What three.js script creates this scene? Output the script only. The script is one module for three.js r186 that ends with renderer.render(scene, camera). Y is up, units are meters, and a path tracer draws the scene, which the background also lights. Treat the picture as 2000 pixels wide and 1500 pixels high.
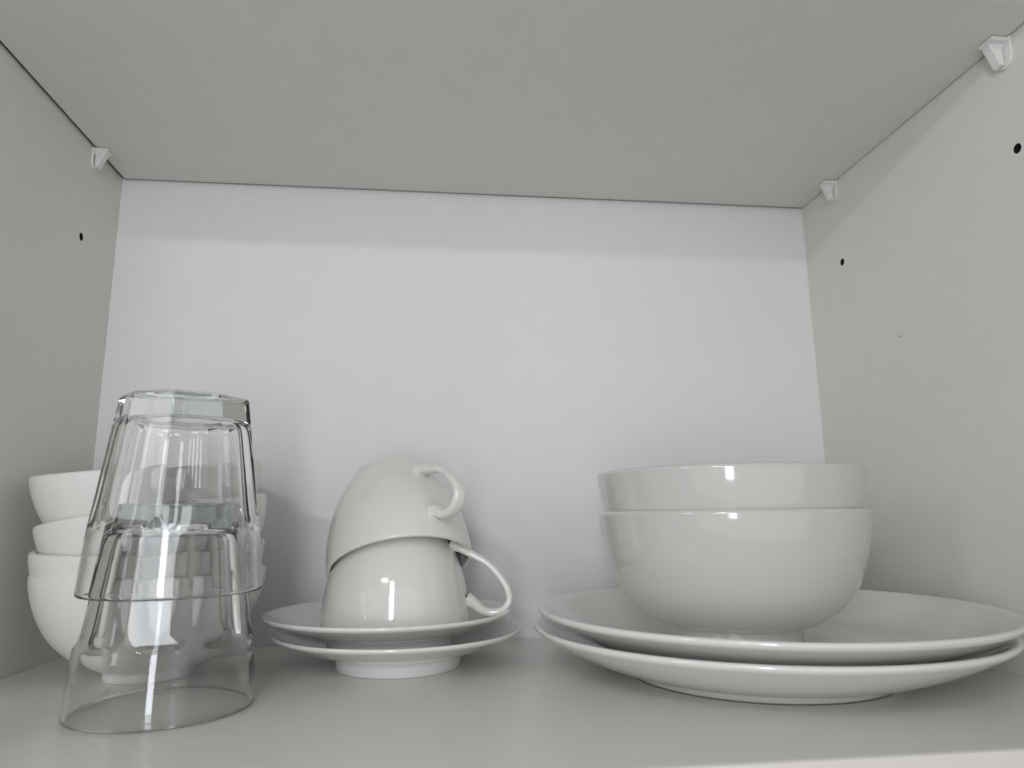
import * as THREE from 'three';
import { RoundedBoxGeometry } from 'three/addons/geometries/RoundedBoxGeometry.js';
import { RectAreaLightUniformsLib } from 'three/addons/lights/RectAreaLightUniformsLib.js';
import { mergeGeometries, mergeVertices } from 'three/addons/utils/BufferGeometryUtils.js';

// ---------------------------------------------------------------- camera, air, lamps, exposure
// Metres. Origin: the inside corner of the cabinet at bottom, back and left; x right, y up, z towards the room.
const scene = new THREE.Scene();
const camera = new THREE.PerspectiveCamera(57.574, 4 / 3, 0.02, 30);
camera.position.set(0.24269, 0.08743, 0.54012);
camera.rotation.set(0.190109, -0.117345, -0.009966, 'YXZ');
camera.focus = 0.43;
camera.userData.fStop = 11;

const renderer = new THREE.WebGLRenderer({ antialias: true });
renderer.setSize(1024, 768);
renderer.toneMapping = THREE.LinearToneMapping;
renderer.toneMappingExposure = 0.96;
renderer.shadowMap.enabled = true;
RectAreaLightUniformsLib.init();

scene.background = new THREE.Color().setRGB(0.275, 0.275, 0.285);   // the dim, even light of the room in front of the cabinet

const W = 0.564, H = 0.3515, D = 0.2788, DS = 0.25, T = 0.016;      // inside width, shelf height, depth of cabinet and of shelf, board

// ---------------------------------------------------------------- helpers
let seed = 7;
const rnd = () => { seed = (seed + 0x6d2b79f5) | 0; let t = Math.imul(seed ^ (seed >>> 15), 1 | seed); t = (t + Math.imul(t ^ (t >>> 7), 61 | t)) ^ t; return ((t ^ (t >>> 14)) >>> 0) / 4294967296; };
const used = new Map();
function numbered(name) {
  const n = used.get(name) || 0; used.set(name, n + 1);
  return n ? name + '_' + String(n).padStart(3, '0') : name;
}
function tag(o, label, category, group) {
  o.userData.label = label; o.userData.category = category;
  if (group) o.userData.group = group;
  return o;
}
function shade(m) { m.castShadow = true; m.receiveShadow = true; return m; }
function part(name, geometry, material, parent) {
  const m = shade(new THREE.Mesh(geometry, material)); m.name = name; parent.add(m); return m;
}
function thing(name, label, category, group) {
  const o = new THREE.Group(); o.name = numbered(name); scene.add(o);
  return tag(o, label, category, group);
}
function copy(root, label) {
  const c = root.clone(); c.name = numbered(root.name.replace(/_\d+$/, '')); c.userData = { ...root.userData, label }; scene.add(c); return c;
}
const spline = (pts, n = 60, tension = 0.5) => new THREE.CatmullRomCurve3(pts.map(([x, y]) => new THREE.Vector3(x, y, 0)), false, 'centripetal', tension).getPoints(n).map((p) => new THREE.Vector2(Math.max(p.x, 0), p.y));
const arc = (cx, cy, r, a0, a1, n = 8) => Array.from({ length: n + 1 }, (_, i) => { const a = a0 + ((a1 - a0) * i) / n; return new THREE.Vector2(cx + r * Math.cos(a), cy + r * Math.sin(a)); });
function lathe(points, segments = 160) { const g = new THREE.LatheGeometry(points, segments); return g; }
const V2 = (a) => a.map(([x, y]) => new THREE.Vector2(x, y));

// smooth value noise, tiling
function noiseField(n, cells) {
  const g = Array.from({ length: cells * cells }, rnd), out = new Float32Array(n * n);
  for (let y = 0; y < n; y++) for (let x = 0; x < n; x++) {
    const u = (x / n) * cells, v = (y / n) * cells, i = Math.floor(u), j = Math.floor(v);
    let a = u - i, b = v - j; a = a * a * (3 - 2 * a); b = b * b * (3 - 2 * b);
    const q = (p, r) => g[(((r % cells) + cells) % cells) * cells + (((p % cells) + cells) % cells)];
    out[y * n + x] = (q(i, j) * (1 - a) + q(i + 1, j) * a) * (1 - b) + (q(i, j + 1) * (1 - a) + q(i + 1, j + 1) * a) * b;
  }
  return out;
}
function dataTexture(n, f, colour, repeat = 1) {
  const d = new Uint8Array(n * n * 4);
  for (let i = 0; i < n * n; i++) { const c = f(i, i % n, Math.floor(i / n)); for (let k = 0; k < 3; k++) d[i * 4 + k] = Math.max(0, Math.min(255, Array.isArray(c) ? c[k] : c)); d[i * 4 + 3] = 255; }
  const t = new THREE.DataTexture(d, n, n); t.wrapS = t.wrapT = THREE.RepeatWrapping; t.magFilter = THREE.LinearFilter; t.minFilter = THREE.LinearMipmapLinearFilter;
  if (colour) t.colorSpace = THREE.SRGBColorSpace;
  t.repeat.set(repeat, repeat); t.needsUpdate = true; return t;
}

// ---------------------------------------------------------------- materials
const N = 256, fine = noiseField(N, 128), mid = noiseField(N, 40), coarse = noiseField(N, 6);
const grainBump = dataTexture(N, (i) => 128 + 90 * (fine[i] - 0.5) + 60 * (mid[i] - 0.5), false);
const tone = dataTexture(N, (i) => 253 - 2 * coarse[i] - 1 * mid[i] - 8 * fine[i], true);
const faint = dataTexture(N, (i) => 253 - 1.5 * coarse[i] - 2.5 * fine[i], true);
const roughTex = dataTexture(N, (i) => 225 - 40 * mid[i] + 25 * coarse[i], false);
const melamine = new THREE.MeshPhysicalMaterial({ color: new THREE.Color().setRGB(0.797, 0.790, 0.742), roughness: 0.5, roughnessMap: roughTex, map: tone, bumpMap: grainBump, bumpScale: 0.000006, specularIntensity: 0.8 });
const floorBoard = melamine.clone(); floorBoard.roughness = 0.31; floorBoard.bumpMap = null; floorBoard.roughnessMap = null; floorBoard.color.setRGB(0.82, 0.812, 0.772);
const hardboard = new THREE.MeshPhysicalMaterial({ color: new THREE.Color().setRGB(0.862, 0.855, 0.870), roughness: 0.55, map: faint, specularIntensity: 0.6 });
const edgeBand = new THREE.MeshPhysicalMaterial({ color: new THREE.Color().setRGB(0.78, 0.75, 0.72), roughness: 0.4 });
const darkHole = new THREE.MeshStandardMaterial({ color: new THREE.Color().setRGB(0.012, 0.011, 0.01), roughness: 1 });
const speck = new THREE.MeshStandardMaterial({ color: new THREE.Color().setRGB(0.16, 0.15, 0.13), roughness: 0.9 });
const plastic = new THREE.MeshPhysicalMaterial({ color: new THREE.Color().setRGB(0.80, 0.80, 0.785), roughness: 0.45, transmission: 0 });
const glazeBump = dataTexture(N, (i) => 128 + 60 * (coarse[i] - 0.5), false, 2);
const porcelain = new THREE.MeshPhysicalMaterial({ color: new THREE.Color().setRGB(0.60, 0.608, 0.58), roughness: 0.1, ior: 1.52, clearcoat: 0.6, clearcoatRoughness: 0.04, bumpMap: glazeBump, bumpScale: 0.0003 });
const dinnerware = porcelain.clone(); dinnerware.color.setRGB(0.77, 0.768, 0.74);
const satin = new THREE.MeshPhysicalMaterial({ color: new THREE.Color().setRGB(0.86, 0.86, 0.84), roughness: 0.33, ior: 1.5, bumpMap: glazeBump, bumpScale: 0.0003 });
const bisque = new THREE.MeshPhysicalMaterial({ color: new THREE.Color().setRGB(0.88, 0.88, 0.87), roughness: 0.4 });
const footBrown = new THREE.MeshStandardMaterial({ color: new THREE.Color().setRGB(0.48, 0.39, 0.3), roughness: 0.85 });
const glass = new THREE.MeshPhysicalMaterial({ color: 0xffffff, roughness: 0.0, transmission: 1, thickness: 0.003, ior: 1.42, attenuationColor: new THREE.Color().setRGB(0.915, 0.965, 0.94), attenuationDistance: 0.06 });

// ---------------------------------------------------------------- lamps (in the room, behind the camera)
function lamp(name, label, category, at, look, w, h, colour, strength, glow) {
  const g = thing(name, label, category); g.position.set(...at); g.lookAt(...look);
  part('housing', new RoundedBoxGeometry(w + 0.012, h + 0.012, 0.02, 3, 0.004), new THREE.MeshStandardMaterial({ color: 0x8c8c8c, roughness: 0.6 }), g).position.z = -0.012;
  const m = part(category === 'window' ? 'window_pane' : 'lamp_tube', new RoundedBoxGeometry(w, h, 0.004, 2, 0.0015), new THREE.MeshStandardMaterial({ color: 0x111111, emissive: colour, emissiveIntensity: glow }), g);
  m.position.z = 0.0;
  const l = new THREE.RectAreaLight(colour, strength, w, h); l.name = name + '_light'; l.position.z = 0.006; l.rotation.y = Math.PI; l.castShadow = true; g.add(l);
  return g;
}
// three's lookAt points a Group's +z at the target, and a RectAreaLight shines along its own -z
lamp('strip_light', 'short bright strip light behind the camera, towards the left', 'lamp', [-0.045, 0.487, 0.95], [0.26, 0.2, 0], 0.16, 0.016, new THREE.Color().setRGB(1, 0.96, 0.91), 112, 2);
lamp('window', 'tall narrow bright window behind the camera', 'window', [0.165, 0.165, 0.81], [0.2, 0.1, 0.1], 0.08, 0.43, new THREE.Color().setRGB(0.90, 0.94, 1), 13, 1);
lamp('window', 'narrow window far to the left of the cabinet', 'window', [-0.55, 0.42, 0.78], [0.5, 0.08, 0.15], 0.12, 0.5, new THREE.Color().setRGB(0.95, 0.97, 1), 5, 0.8);
lamp('window', 'broad low window facing the open cabinet across the room', 'window', [0.22, 0.05, 1.75], [0.28, 0.1, 0], 3.2, 1.3, new THREE.Color().setRGB(1, 0.965, 0.91), 0.46, 0.35);

// ---------------------------------------------------------------- the cabinet
const cabinet = thing('kitchen_cabinet', 'open white kitchen cabinet around the crockery, pale back panel and grey side panels', 'cabinet');
cabinet.userData.kind = 'structure';
const TOP = 0.70;
function board(w, h, d, r = 0.0008) { return new RoundedBoxGeometry(w, h, d, 2, r); }
function metricUV(g, k = 12) {                                  // uv in units of 1/k metre, by the face's main axis
  const p = g.attributes.position, n = g.attributes.normal, uv = new Float32Array(p.count * 2);
  for (let i = 0; i < p.count; i++) {
    const a = [Math.abs(n.getX(i)), Math.abs(n.getY(i)), Math.abs(n.getZ(i))], x = p.getX(i), y = p.getY(i), z = p.getZ(i);
    const [u, v] = a[0] > a[1] && a[0] > a[2] ? [z, y] : a[1] > a[2] ? [x, z] : [x, y];
    uv[i * 2] = u * k; uv[i * 2 + 1] = v * k;
  }
  g.setAttribute('uv', new THREE.BufferAttribute(uv, 2)); return g;
}
function place(g, x, y, z) { g.translate(x, y, z); return metricUV(g); }
// bottom board with its edge band, back panel in a groove, top board
part('bottom_panel', place(board(W - 0.0004, T, D - 0.0006), W / 2, -T / 2, (D - 0.0006) / 2), floorBoard, cabinet);
part('edge_band', place(board(W - 0.0006, T - 0.0002, 0.0012, 0.0005), W / 2, -T / 2, D + 0.0001), edgeBand, cabinet);
part('back_panel', place(board(W + 0.008, TOP + 0.03, 0.004), W / 2, TOP / 2, -0.0024), hardboard, cabinet);
part('top_panel', place(board(W - 0.0004, T, D), W / 2, TOP + T / 2, D / 2), melamine, cabinet);
// side boards with drilled shelf-pin holes
const holes = { left: [[0.0513, 0.2826], [0.2195, 0.2836]], right: [[0.0501, 0.2837], [0.2191, 0.2862]] };
function sidePanel(x, dir, list) {
  const y0 = -T - 0.002, y1 = TOP + T + 0.002, s = new THREE.Shape(V2([[-0.006, y0], [D, y0], [D, y1], [-0.006, y1]]));
  for (const [z, y] of list) { const h = new THREE.Path(); h.absellipse(z, y, 0.0027, 0.0029, 0, Math.PI * 2, true); s.holes.push(h); }
  const skin = new THREE.ExtrudeGeometry(s, { depth: 0.011, bevelEnabled: false, curveSegments: 20 });
  const core = new THREE.ExtrudeGeometry(new THREE.Shape(V2([[-0.006, y0], [D - 0.0003, y0], [D - 0.0003, y1 - 0.0003], [-0.006, y1 - 0.0003]])), { depth: 0.005, bevelEnabled: false });
  core.translate(0, 0, 0.0108);
  const g = mergeGeometries([skin, core]);                       // shape x -> world z, extrusion -> outwards
  const m = new THREE.Matrix4().makeBasis(new THREE.Vector3(0, 0, 1), new THREE.Vector3(0, 1, 0), new THREE.Vector3(dir, 0, 0)).setPosition(x, 0, 0);
  g.applyMatrix4(m);
  if (m.determinant() < 0) { const ix = g.index; if (ix) { const a = ix.array; for (let i = 0; i < a.length; i += 3) { const t = a[i]; a[i] = a[i + 1]; a[i + 1] = t; } } else { for (const k of Object.keys(g.attributes)) { const at = g.attributes[k], w = at.itemSize, a = at.array; for (let i = 0; i < a.length; i += 3 * w) for (let c = 0; c < w; c++) { const t = a[i + c]; a[i + c] = a[i + w + c]; a[i + w + c] = t; } } } }
  const side = part('side_panel', metricUV(g), melamine, cabinet);
  for (const [z, y] of list) {
    const c = new THREE.CylinderGeometry(0.00266, 0.00266, 0.0100, 24, 1, true); c.scale(1, 1, 1.0); c.rotateZ(Math.PI / 2); c.scale(1, 1.07, 1);
    const cap = new THREE.CircleGeometry(0.00285, 24); cap.rotateY(-dir * Math.PI / 2); cap.translate(dir * 0.0046, 0, 0);
    const hole = part('pin_hole', mergeGeometries([c, cap]), darkHole, side); hole.position.set(x + dir * 0.00515, y, z);
    hole.material.side = THREE.DoubleSide;
  }
  return side;
}
sidePanel(0, -1, holes.left);
sidePanel(W, 1, holes.right);

// the loose shelf overhead: a touch too narrow, so dark joints show at the left and at the back
const shelf = thing('cabinet_shelf', 'grey adjustable shelf board overhead, resting on small white pins', 'shelf');
shelf.position.set(0.0013, H, 0);
shelf.rotation.y = -0.0014;
const rawBoard = new THREE.MeshStandardMaterial({ color: new THREE.Color().setRGB(0.07, 0.055, 0.04), roughness: 0.95 });
const SW = W - 0.0018, SB = 0.0011;                              // width of the board, its back edge
part('shelf_board', place(board(SW - 0.0008, T, DS - SB - 0.001), SW / 2 + 0.0004, T / 2, SB + 0.0008 + (DS - SB - 0.001) / 2), melamine, shelf);
part('raw_edge', place(board(0.0012, T - 0.0006, DS - SB - 0.001, 0.0002), 0.0004, T / 2, SB + 0.0008 + (DS - SB - 0.001) / 2), rawBoard, shelf);
part('raw_edge', place(board(SW - 0.0012, T - 0.0006, 0.0012, 0.0002), SW / 2, T / 2, SB + 0.0006), rawBoard, shelf);
part('edge_band', place(board(SW - 0.0004, T - 0.0002, 0.0012, 0.0005), SW / 2, T / 2, DS + 0.0004), edgeBand, shelf);
for (const [x, z, r] of [[0.1113, 0.1575, 0.0005], [0.083, 0.1021, 0.0006], [0.098, 0.077, 0.0004]]) {
  const g = new THREE.SphereGeometry(r, 8, 6); g.scale(1, 0.25, 0.8);
  part('dark_speck', g, speck, shelf).position.set(x, -0.00005, z);
}
for (const [y, z, r] of [[0.2084, 0.106, 0.0008], [0.2090, 0.1045, 0.0005], [0.2081, 0.1078, 0.0004]]) {
  const g = new THREE.SphereGeometry(r, 8, 6); g.scale(0.25, 0.7, 1);
  part('dark_speck', g, speck, cabinet).position.set(W + 0.00004, y, z);
}
for (const [x, z, r] of [[0.2985, 0.1345, 0.00028], [0.303, 0.137, 0.00022]]) {
  const g = new THREE.SphereGeometry(r, 8, 6); g.scale(1.2, 0.4, 0.8);
  part('dark_speck', g, speck, cabinet).position.set(x, 0.0001, z);
}

// ---------------------------------------------------------------- shelf pins
function makePin(label) {
  const t = thing('shelf_pin', label, 'shelf pin', 'plastic pins under the shelf board');
  // local: wall is x = 0, pin sticks out to +x, top at y = 0, z along the wall
  const pl = new THREE.Shape(); pl.moveTo(-0.0058, 0); pl.lineTo(0.0058, 0); pl.lineTo(0.0058, -0.0095); pl.quadraticCurveTo(0.0055, -0.0165, 0, -0.0168); pl.quadraticCurveTo(-0.0055, -0.0165, -0.0058, -0.0095); pl.closePath();
  const plate = new THREE.ExtrudeGeometry(pl, { depth: 0.0009, bevelEnabled: true, bevelSize: 0.0005, bevelThickness: 0.0005, bevelSegments: 3, curveSegments: 12 });
  plate.rotateY(Math.PI / 2); plate.translate(0.0005, -0.0006, 0);
  part('flange', plate, plastic, t);
  const w = new THREE.Shape(); w.moveTo(0.002, 0); w.lineTo(0.0098, 0); w.lineTo(0.0102, -0.0024); w.lineTo(0.0052, -0.0138); w.quadraticCurveTo(0.0046, -0.0152, 0.0034, -0.0152); w.lineTo(0.0031, -0.0152); w.lineTo(0.0031, -0.0046); w.lineTo(0.002, -0.0036); w.closePath();
  const web = new THREE.ExtrudeGeometry(w, { depth: 0.0046, bevelEnabled: true, bevelSize: 0.0006, bevelThickness: 0.0008, bevelSegments: 3, curveSegments: 8 });
  web.translate(0, -0.0008, -0.0010);
  part('web', web, plastic, t);
  const ledge = new RoundedBoxGeometry(0.0106, 0.0026, 0.0106, 3, 0.0007); ledge.translate(0.0064, -0.0014, 0);
  part('ledge', ledge, plastic, t);
  return t;
}
const pin = makePin('small white shelf pin at the back of the right side panel');
pin.position.set(W, H - 0.0002, 0.0495); pin.rotation.y = Math.PI; pin.scale.setScalar(0.88);
const pin2 = copy(pin, 'large near white shelf pin at the front of the right side panel'); pin2.position.set(W, H - 0.0002, 0.2205); pin2.scale.setScalar(0.95);
const pin3 = copy(pin, 'dull white shelf pin on the left side panel'); pin3.position.set(0, H - 0.0002, 0.0455); pin3.rotation.set(0, 0, 0);

// ---------------------------------------------------------------- bowls
function bowlParts(t, m, R, Hh, wall, outer, footPts, inner) {
  // outer: profile from the foot ring up to under the lip; then a round lip; then the inside down to the centre
  const out = spline(outer, 70), lipY = Hh - wall * 0.5;
  const ins = spline(inner, 70);
  const pts = [...out, ...arc(R - wall / 2, lipY, wall / 2, 0, Math.PI, 10), ...ins, new THREE.Vector2(0, inner[inner.length - 1][1])];
  part('bowl_wall', lathe(pts, 200), m, t);
  part('foot_ring', lathe(V2(footPts), 200), m === porcelain ? porcelain : bisque, t);
}
function makeBigBowl(label) {
  const t = thing('soup_bowl', label, 'bowl'), wl = 0.0042;
  bowlParts(t, porcelain, 0.0768, 0.0702, wl,
    [[0.0, 0.0052], [0.03, 0.0054], [0.0376, 0.0062], [0.0433, 0.0078], [0.0485, 0.0102], [0.055, 0.0145], [0.0605, 0.0197], [0.0655, 0.0265], [0.0695, 0.0355], [0.0725, 0.0445], [0.0750, 0.0555], [0.0763, 0.0635], [0.0768, 0.0681]],
    [[0.0325, 0.0062], [0.0335, -0.0016], [0.0342, -0.0022], [0.0354, -0.0022], [0.0361, -0.0017], [0.0365, 0.0012], [0.0370, 0.0046], [0.0376, 0.0078]],
    [[0.0726, 0.0681], [0.0718, 0.06], [0.0693, 0.047], [0.065, 0.035], [0.059, 0.0255], [0.05, 0.0175], [0.0385, 0.0118], [0.02, 0.0096], [0.0, 0.0094]]);
  return t;
}
const big1 = makeBigBowl('lower of the two large white bowls, standing on the dinner plates');
big1.position.set(0.4188, 0.0207, 0.136);
const big2 = copy(big1, 'upper of the two large white bowls, nested in the other above the dinner plates');
big2.position.set(0.4184, 0.0207 + 0.0226, 0.1358);
big2.rotation.set(0.0, 0.6, -0.006);

function makeSmallBowl(label) {
  const t = thing('cereal_bowl', label, 'bowl'), wl = 0.0044, R = 0.0632, k = R / 0.0768;
  bowlParts(t, satin, R, 0.060, wl,
    [[0.0, 0.0058], [0.024, 0.0060], [0.029, 0.0072], [0.034, 0.0094], [0.0405, 0.0132], [0.046, 0.0178], [0.0515, 0.0242], [0.0562, 0.0322], [0.0595, 0.0400], [0.0620, 0.0485], [0.0630, 0.0545], [0.0632, 0.0578]],
    [[0.0225, 0.0068], [0.0235, 0.0006], [0.0242, 0], [0.0262, 0], [0.0268, 0.0005], [0.0270, 0.0022], [0.0272, 0.0052], [0.0275, 0.0086]],
    [[0.0588, 0.0578], [0.0582, 0.052], [0.056, 0.0415], [0.052, 0.031], [0.046, 0.0222], [0.038, 0.0158], [0.026, 0.0112], [0.012, 0.0098], [0.0, 0.0096]]);
  return t;
}
// each stands by the centre of its rim and the tilt of its axis
function standBowl(b, [x, y, z], [nx, nz], turn) {
  const n = new THREE.Vector3(nx, 1, nz).normalize();
  b.quaternion.setFromUnitVectors(new THREE.Vector3(0, 1, 0), n).multiply(new THREE.Quaternion().setFromAxisAngle(new THREE.Vector3(0, 1, 0), turn));
  b.position.set(x, y, z).addScaledVector(n, -0.060);
}
const s1 = makeSmallBowl('bottom bowl of the four stacked behind the glasses, standing flat on the cabinet floor');
standBowl(s1, [0.0790, 0.0600, 0.0840], [0, 0], 0);
standBowl(copy(s1, 'second bowl from the bottom of the stack behind the glasses'), [0.0772, 0.0745, 0.0835], [-0.02, 0.06], 1);
standBowl(copy(s1, 'third bowl from the bottom of the stack behind the glasses, leaning left'), [0.0771, 0.0950, 0.0834], [-0.155, 0.0287], 2);
standBowl(copy(s1, 'topmost of the four stacked bowls behind the glasses'), [0.0730, 0.1199, 0.0844], [-0.079, 0.0753], 3);

// ---------------------------------------------------------------- plates and saucers
function makePlate(label) {
  const t = thing('dinner_plate', label, 'plate');
  const under = spline([[0.0, 0.0036], [0.055, 0.0037], [0.0735, 0.0039], [0.080, 0.0048], [0.090, 0.0076], [0.100, 0.0113], [0.110, 0.0158], [0.1185, 0.0202], [0.1240, 0.0234]], 60);
  const lip = spline([[0.1240, 0.0234], [0.1262, 0.0249], [0.1271, 0.0263], [0.1267, 0.0274], [0.1254, 0.0278], [0.1240, 0.0274]], 18);
  const top = spline([[0.1240, 0.0274], [0.1195, 0.0248], [0.112, 0.0200], [0.103, 0.0153], [0.094, 0.0116], [0.0865, 0.0097], [0.080, 0.0090], [0.060, 0.0088], [0.0, 0.0088]], 80);
  part('plate_body', lathe([...under, ...lip.slice(1), ...top.slice(1)], 200), dinnerware, t);
  part('foot_ring', lathe(V2([[0.0680, 0.0050], [0.0685, 0.0012], [0.0693, 0.0004], [0.0718, 0.0004], [0.0727, 0.0008], [0.0734, 0.0020], [0.0742, 0.0034], [0.0752, 0.0052]]), 200), dinnerware, t);
  part('bare_foot', lathe(V2([[0.0691, 0.0006], [0.0693, 0], [0.0719, 0], [0.0722, 0.0006]]), 160), footBrown, t);
  return t;
}
const plate1 = makePlate('lower dinner plate, lying on the cabinet floor at the right');
plate1.position.set(0.4294, 0, 0.1367);
const plate2 = copy(plate1, 'upper dinner plate, directly under the large bowls');
plate2.position.set(0.4318, 0.0094, 0.1392); plate2.rotation.y = 1.1;

function makeSaucer(label) {
  const t = thing('saucer', label, 'saucer');
  const under = spline([[0.0, 0.0072], [0.026, 0.0072], [0.0322, 0.0068], [0.0338, 0.0040], [0.0344, 0.0014]], 24);
  const foot = V2([[0.0348, 0.0004], [0.0353, 0], [0.0365, 0], [0.0370, 0.0004]]);
  const ring = spline([[0.0372, 0.0010], [0.0376, 0.0036], [0.0379, 0.0060], [0.0388, 0.0075]], 16);
  const wall = spline([[0.0388, 0.0075], [0.0450, 0.0092], [0.055, 0.0122], [0.064, 0.0157], [0.0715, 0.0187]], 60);
  const lip = spline([[0.0715, 0.0187], [0.0742, 0.0200], [0.0752, 0.0213], [0.0747, 0.0223], [0.0732, 0.0221]], 14);
  const top = spline([[0.0732, 0.0221], [0.068, 0.0196], [0.060, 0.0160], [0.052, 0.0130], [0.045, 0.0111], [0.040, 0.0105], [0.02, 0.0103], [0.0, 0.0103]], 60);
  part('saucer_body', lathe([...wall, ...lip.slice(1), ...top.slice(1)], 200), dinnerware, t);
  part('foot_ring', lathe([...under, ...foot, ...ring], 200), bisque, t);
  return t;
}
const saucer1 = makeSaucer('lower of the two white saucers, standing on the cabinet floor');
saucer1.position.set(0.2252, 0, 0.0845);
const saucer2 = copy(saucer1, 'upper of the two white saucers, under the upside-down cups');
saucer2.position.set(0.2192, 0.0106, 0.0840);

// ---------------------------------------------------------------- cups (built upside down: the rim at y = 0)
function strap(points, widths, thick, n = 60, m = 20) {
  // a flat strap swept along a curve in the xy plane; width goes along z
  const c = new THREE.CatmullRomCurve3(points.map(([x, y]) => new THREE.Vector3(x, y, 0)), false, 'centripetal');
  const pos = [], idx = [], lerp = (a, t) => { const f = t * (a.length - 1), i = Math.min(Math.floor(f), a.length - 2); const s = f - i; return a[i] + (a[i + 1] - a[i]) * (s * s * (3 - 2 * s)); };
  for (let i = 0; i <= n; i++) {
    const t = i / n, p = c.getPointAt(t), d = c.getTangentAt(t), nx = -d.y, ny = d.x, w = lerp(widths, t) / 2, h = lerp(thick, t) / 2;
    for (let j = 0; j < m; j++) {
      const a = (j / m) * Math.PI * 2, ca = Math.cos(a), sa = Math.sin(a), e = 0.72;
      const u = Math.sign(ca) * Math.abs(ca) ** e * w, v = Math.sign(sa) * Math.abs(sa) ** e * h;
      pos.push(p.x + nx * v, p.y + ny * v, u);
    }
  }
  for (let i = 0; i < n; i++) for (let j = 0; j < m; j++) { const a = i * m + j, b = i * m + ((j + 1) % m), cc = a + m, dd = b + m; idx.push(a, b, cc, b, dd, cc); }
  const g = new THREE.BufferGeometry(); g.setAttribute('position', new THREE.Float32BufferAttribute(pos, 3)); g.setAttribute('uv', new THREE.Float32BufferAttribute(new Float32Array((pos.length / 3) * 2), 2)); g.setIndex(idx); g.computeVertexNormals(); return g;
}
function makeCup(label) {
  const t = thing('coffee_cup', label, 'cup');
  const outer = spline([[0.0452, 0.0016], [0.0452, 0.006], [0.0448, 0.013], [0.0438, 0.021], [0.0422, 0.029], [0.0398, 0.037], [0.0366, 0.0450], [0.0328, 0.0525], [0.0292, 0.0585], [0.0268, 0.0620], [0.0255, 0.0640]], 60);
  const foot = V2([[0.0250, 0.0649], [0.0243, 0.0657], [0.0234, 0.0661], [0.0218, 0.0661], [0.0210, 0.0655], [0.0206, 0.0640], [0.0195, 0.0632], [0, 0.0632]]);
  const inner = spline([[0, 0.0595], [0.012, 0.0592], [0.021, 0.0575], [0.028, 0.0530], [0.0335, 0.0455], [0.0375, 0.036], [0.0402, 0.025], [0.0416, 0.013], [0.0422, 0.005], [0.0424, 0.0016]], 60);
  const lip = arc(0.0438, 0.0014, 0.0014, Math.PI, Math.PI * 2, 10);
  const pts = [...inner, ...lip, ...outer.slice(1), ...foot].reverse();
  part('cup_body', lathe(pts.reverse(), 180), dinnerware, t);
  const h = strap([[0.0335, 0.0500], [0.0400, 0.0478], [0.0467, 0.0440], [0.0567, 0.0384], [0.0645, 0.0305], [0.0698, 0.0216], [0.0703, 0.0158], [0.0668, 0.0110], [0.0600, 0.0088], [0.0528, 0.0108], [0.0482, 0.0144], [0.0436, 0.0170]],
    [0.0125, 0.0098, 0.0088, 0.0088, 0.0088, 0.0086, 0.0084, 0.0082, 0.0082, 0.0082, 0.0088, 0.0115], [0.0084, 0.0058, 0.0046, 0.0044, 0.0044, 0.0046, 0.0048, 0.0048, 0.0048, 0.0050, 0.0062, 0.0088]);
  part('handle', h, dinnerware, t);
  return t;
}
const cup1 = makeCup('lower white cup, standing upside down on the upper saucer, handle out to the right');
cup1.position.set(0.2228, 0.0218, 0.0832); cup1.rotation.y = -0.13;
const cup2 = copy(cup1, 'upper white cup, tilted upside down over the other cup');
{
  const n = new THREE.Vector3(-0.1358, 1, -0.4749).normalize();
  cup2.position.set(0.2252, 0.0584, 0.0853);
  cup2.quaternion.setFromUnitVectors(new THREE.Vector3(0, 1, 0), n).multiply(new THREE.Quaternion().setFromAxisAngle(new THREE.Vector3(0, 1, 0), -0.99));
}

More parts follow.
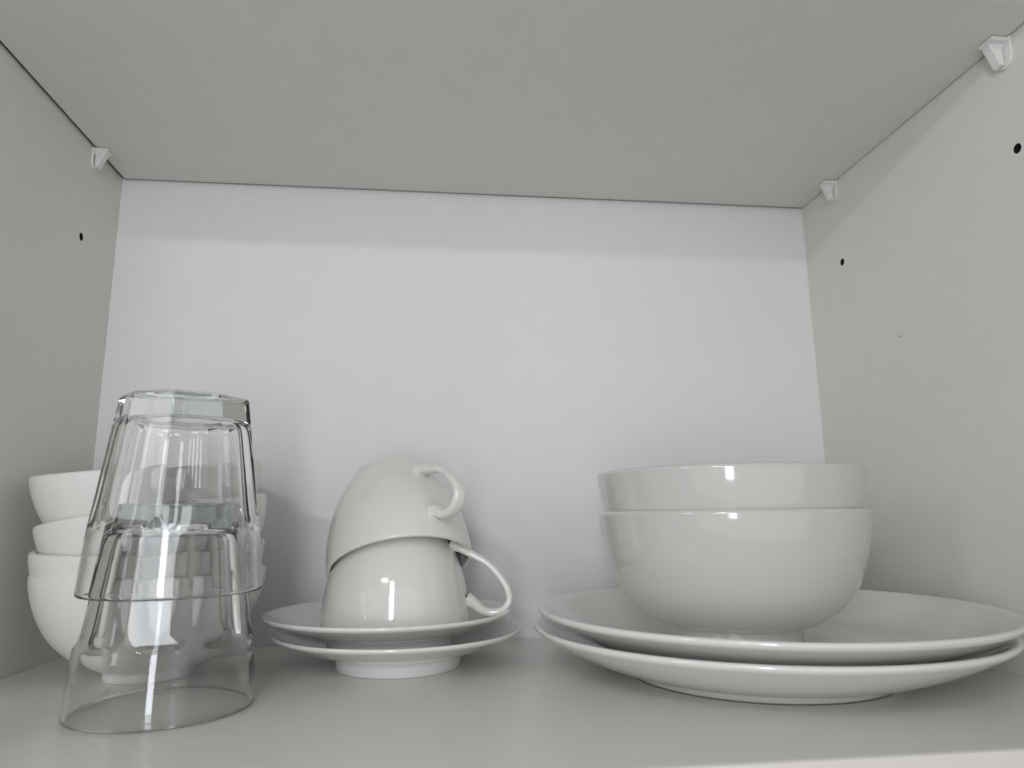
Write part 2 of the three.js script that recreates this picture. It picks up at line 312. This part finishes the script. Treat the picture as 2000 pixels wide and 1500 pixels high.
// ---------------------------------------------------------------- drinking glasses (upside down: rim at y = 0, thick base on top)
function makeGlass() {
  const Hg = 0.0960, NF = 9, step = (Math.PI * 2) / NF;
  const lerpT = (tab, y) => { let i = 0; while (i < tab.length - 2 && y > tab[i + 1][0]) i++; const [a, b] = [tab[i], tab[i + 1]]; const t = Math.max(0, Math.min(1, (y - a[0]) / (b[0] - a[0]))); return a[1] + (b[1] - a[1]) * t; };
  const Rc = new THREE.CatmullRomCurve3([[0, 0.0417], [0.012, 0.0409], [0.024, 0.0400], [0.034, 0.0391], [0.05, 0.0377], [0.07, 0.0360], [0.085, 0.0343], [Hg, 0.0330]].map(([y, r]) => new THREE.Vector3(r, y, 0)), false, 'centripetal');
  const rcTab = Rc.getPoints(200).map((p) => [p.y, p.x]);
  // apothem of the nine facets: below the shoulder they run out of the round wall in arches
  const fa = [[0.0, 0.060], [0.024, 0.0480], [0.0295, 0.0408], [0.0325, 0.0383], [0.036, 0.0369], [0.042, 0.0358], [0.055, 0.0342], [0.072, 0.0321], [0.086, 0.0304], [Hg, 0.0291]];
  const faTab = new THREE.CatmullRomCurve3(fa.map(([y, r]) => new THREE.Vector3(r, y, 0)), false, 'centripetal').getPoints(240).map((p) => [p.y, p.x]);
  const smin = (a, b, k) => { const h = Math.max(k - Math.abs(a - b), 0) / k; return Math.min(a, b) - (h * h * k) / 4; };
  const outer = (th, y) => {
    const l = ((th % step) + step) % step - step / 2, f = lerpT(faTab, y);
    const r = smin(f / Math.cos(l), f / Math.cos(step - Math.abs(l)), 0.0003);       // two neighbouring facets, edge slightly rounded
    return smin(r, lerpT(rcTab, y), 0.0006);
  };
  // angles: dense near the edges between facets
  const angles = [];
  for (let k = 0; k < NF; k++) for (let i = 0; i < 26; i++) { const u = (i / 26) * 2 - 1; angles.push(k * step + step / 2 + (step / 2) * Math.sign(u) * (1 - (1 - Math.abs(u)) ** 1.5)); }
  const M = angles.length, rings = [];
  const ring = (f) => rings.push(angles.map(f));
  const P = (r, y, th) => [r * Math.cos(th), y, r * Math.sin(th)];
  // inside: from the centre of the inner bottom down the wall to the rim
  const wallIn = [[0.0845, 0.0], [0.0846, 0.010], [0.0845, 0.0212], [0.0841, 0.0242], [0.0830, 0.0264], [0.0808, 0.0278], [0.077, 0.0287], [0.066, 0.0304], [0.053, 0.0324], [0.043, 0.0338], [0.036, 0.0351], [0.031, 0.0363], [0.024, 0.0375], [0.012, 0.0384], [0.0022, 0.0392]];
  const inC = new THREE.CatmullRomCurve3(wallIn.map(([y, r]) => new THREE.Vector3(r, y, 0)), false, 'centripetal').getPoints(110).slice(1);
  for (const p of inC) ring((th) => P(p.x, p.y, th));
  // rim, rolled
  for (let i = 1; i < 9; i++) { const a = (i / 9) * Math.PI; ring((th) => P(0.04037 - 0.00117 * Math.cos(a), 0.0019 - 0.0017 * Math.sin(a), th)); }
  // outside up to the base, then its rounded edge and the slightly hollow top
  const ys = []; for (let i = 0; i <= 130; i++) ys.push(0.002 + (Hg - 0.0018 - 0.002) * (i / 130));
  for (const y of ys) ring((th) => P(outer(th, y), y, th));
  for (let i = 1; i <= 8; i++) { const a = (i / 8) * Math.PI / 2; ring((th) => { const r = outer(th, Hg - 0.0018); return P(r - 0.0020 * (1 - Math.cos(a)), Hg - 0.0018 + 0.0018 * Math.sin(a), th); }); }
  for (const [k, d] of [[0.82, 0], [0.76, -0.0003], [0.68, -0.0012], [0.5, -0.0022], [0.3, -0.0027], [0.12, -0.0029]]) ring((th) => P(k * (outer(th, Hg - 0.002) * (k > 0.7 ? 1 : 0) + 0.0297 * (k > 0.7 ? 0 : 1)), Hg + d, th));
  const pos = [0, 0.0845, 0]; for (const r of rings) for (const p of r) pos.push(...p);
  const last = pos.length / 3; pos.push(0, Hg - 0.003, 0);
  const idx = [], at = (i, j) => 1 + i * M + ((j + M) % M);
  for (let j = 0; j < M; j++) { idx.push(0, at(0, j), at(0, j + 1)); idx.push(last, at(rings.length - 1, j + 1), at(rings.length - 1, j)); }
  for (let i = 0; i < rings.length - 1; i++) for (let j = 0; j < M; j++) idx.push(at(i, j), at(i + 1, j), at(i, j + 1), at(i, j + 1), at(i + 1, j), at(i + 1, j + 1));
  const g = new THREE.BufferGeometry(); g.setAttribute('position', new THREE.Float32BufferAttribute(pos, 3)); g.setIndex(idx);
  // outward-facing test on one outer triangle
  g.computeVertexNormals();
  const k = (1 + (inC.length + 8 + 20) * M), nx = g.attributes.normal.getX(k), nz = g.attributes.normal.getZ(k);
  if (nx * pos[k * 3] + nz * pos[k * 3 + 2] < 0) { for (let i = 0; i < idx.length; i += 3) { const t = idx[i]; idx[i] = idx[i + 1]; idx[i + 1] = t; } g.setIndex(idx); g.computeVertexNormals(); }
  g.setAttribute('uv', new THREE.Float32BufferAttribute(new Float32Array((pos.length / 3) * 2), 2));
  return g;
}
const glass1 = shade(new THREE.Mesh(makeGlass(), glass)); glass1.name = numbered('drinking_glass'); scene.add(glass1);
tag(glass1, 'lower faceted clear glass, upside down with its rim on the cabinet floor', 'drinking glass');
glass1.position.set(0.1172, 0.0002, 0.1672); glass1.rotation.y = -0.30;
const glass2 = glass1.clone(); glass2.name = numbered('drinking_glass'); scene.add(glass2);
glass2.userData = { label: 'upper faceted clear glass, upside down over the lower glass', category: 'drinking glass' };
glass2.position.set(0.1178, 0.0535, 0.1668); glass2.rotation.y = -0.044;

renderer.render(scene, camera);
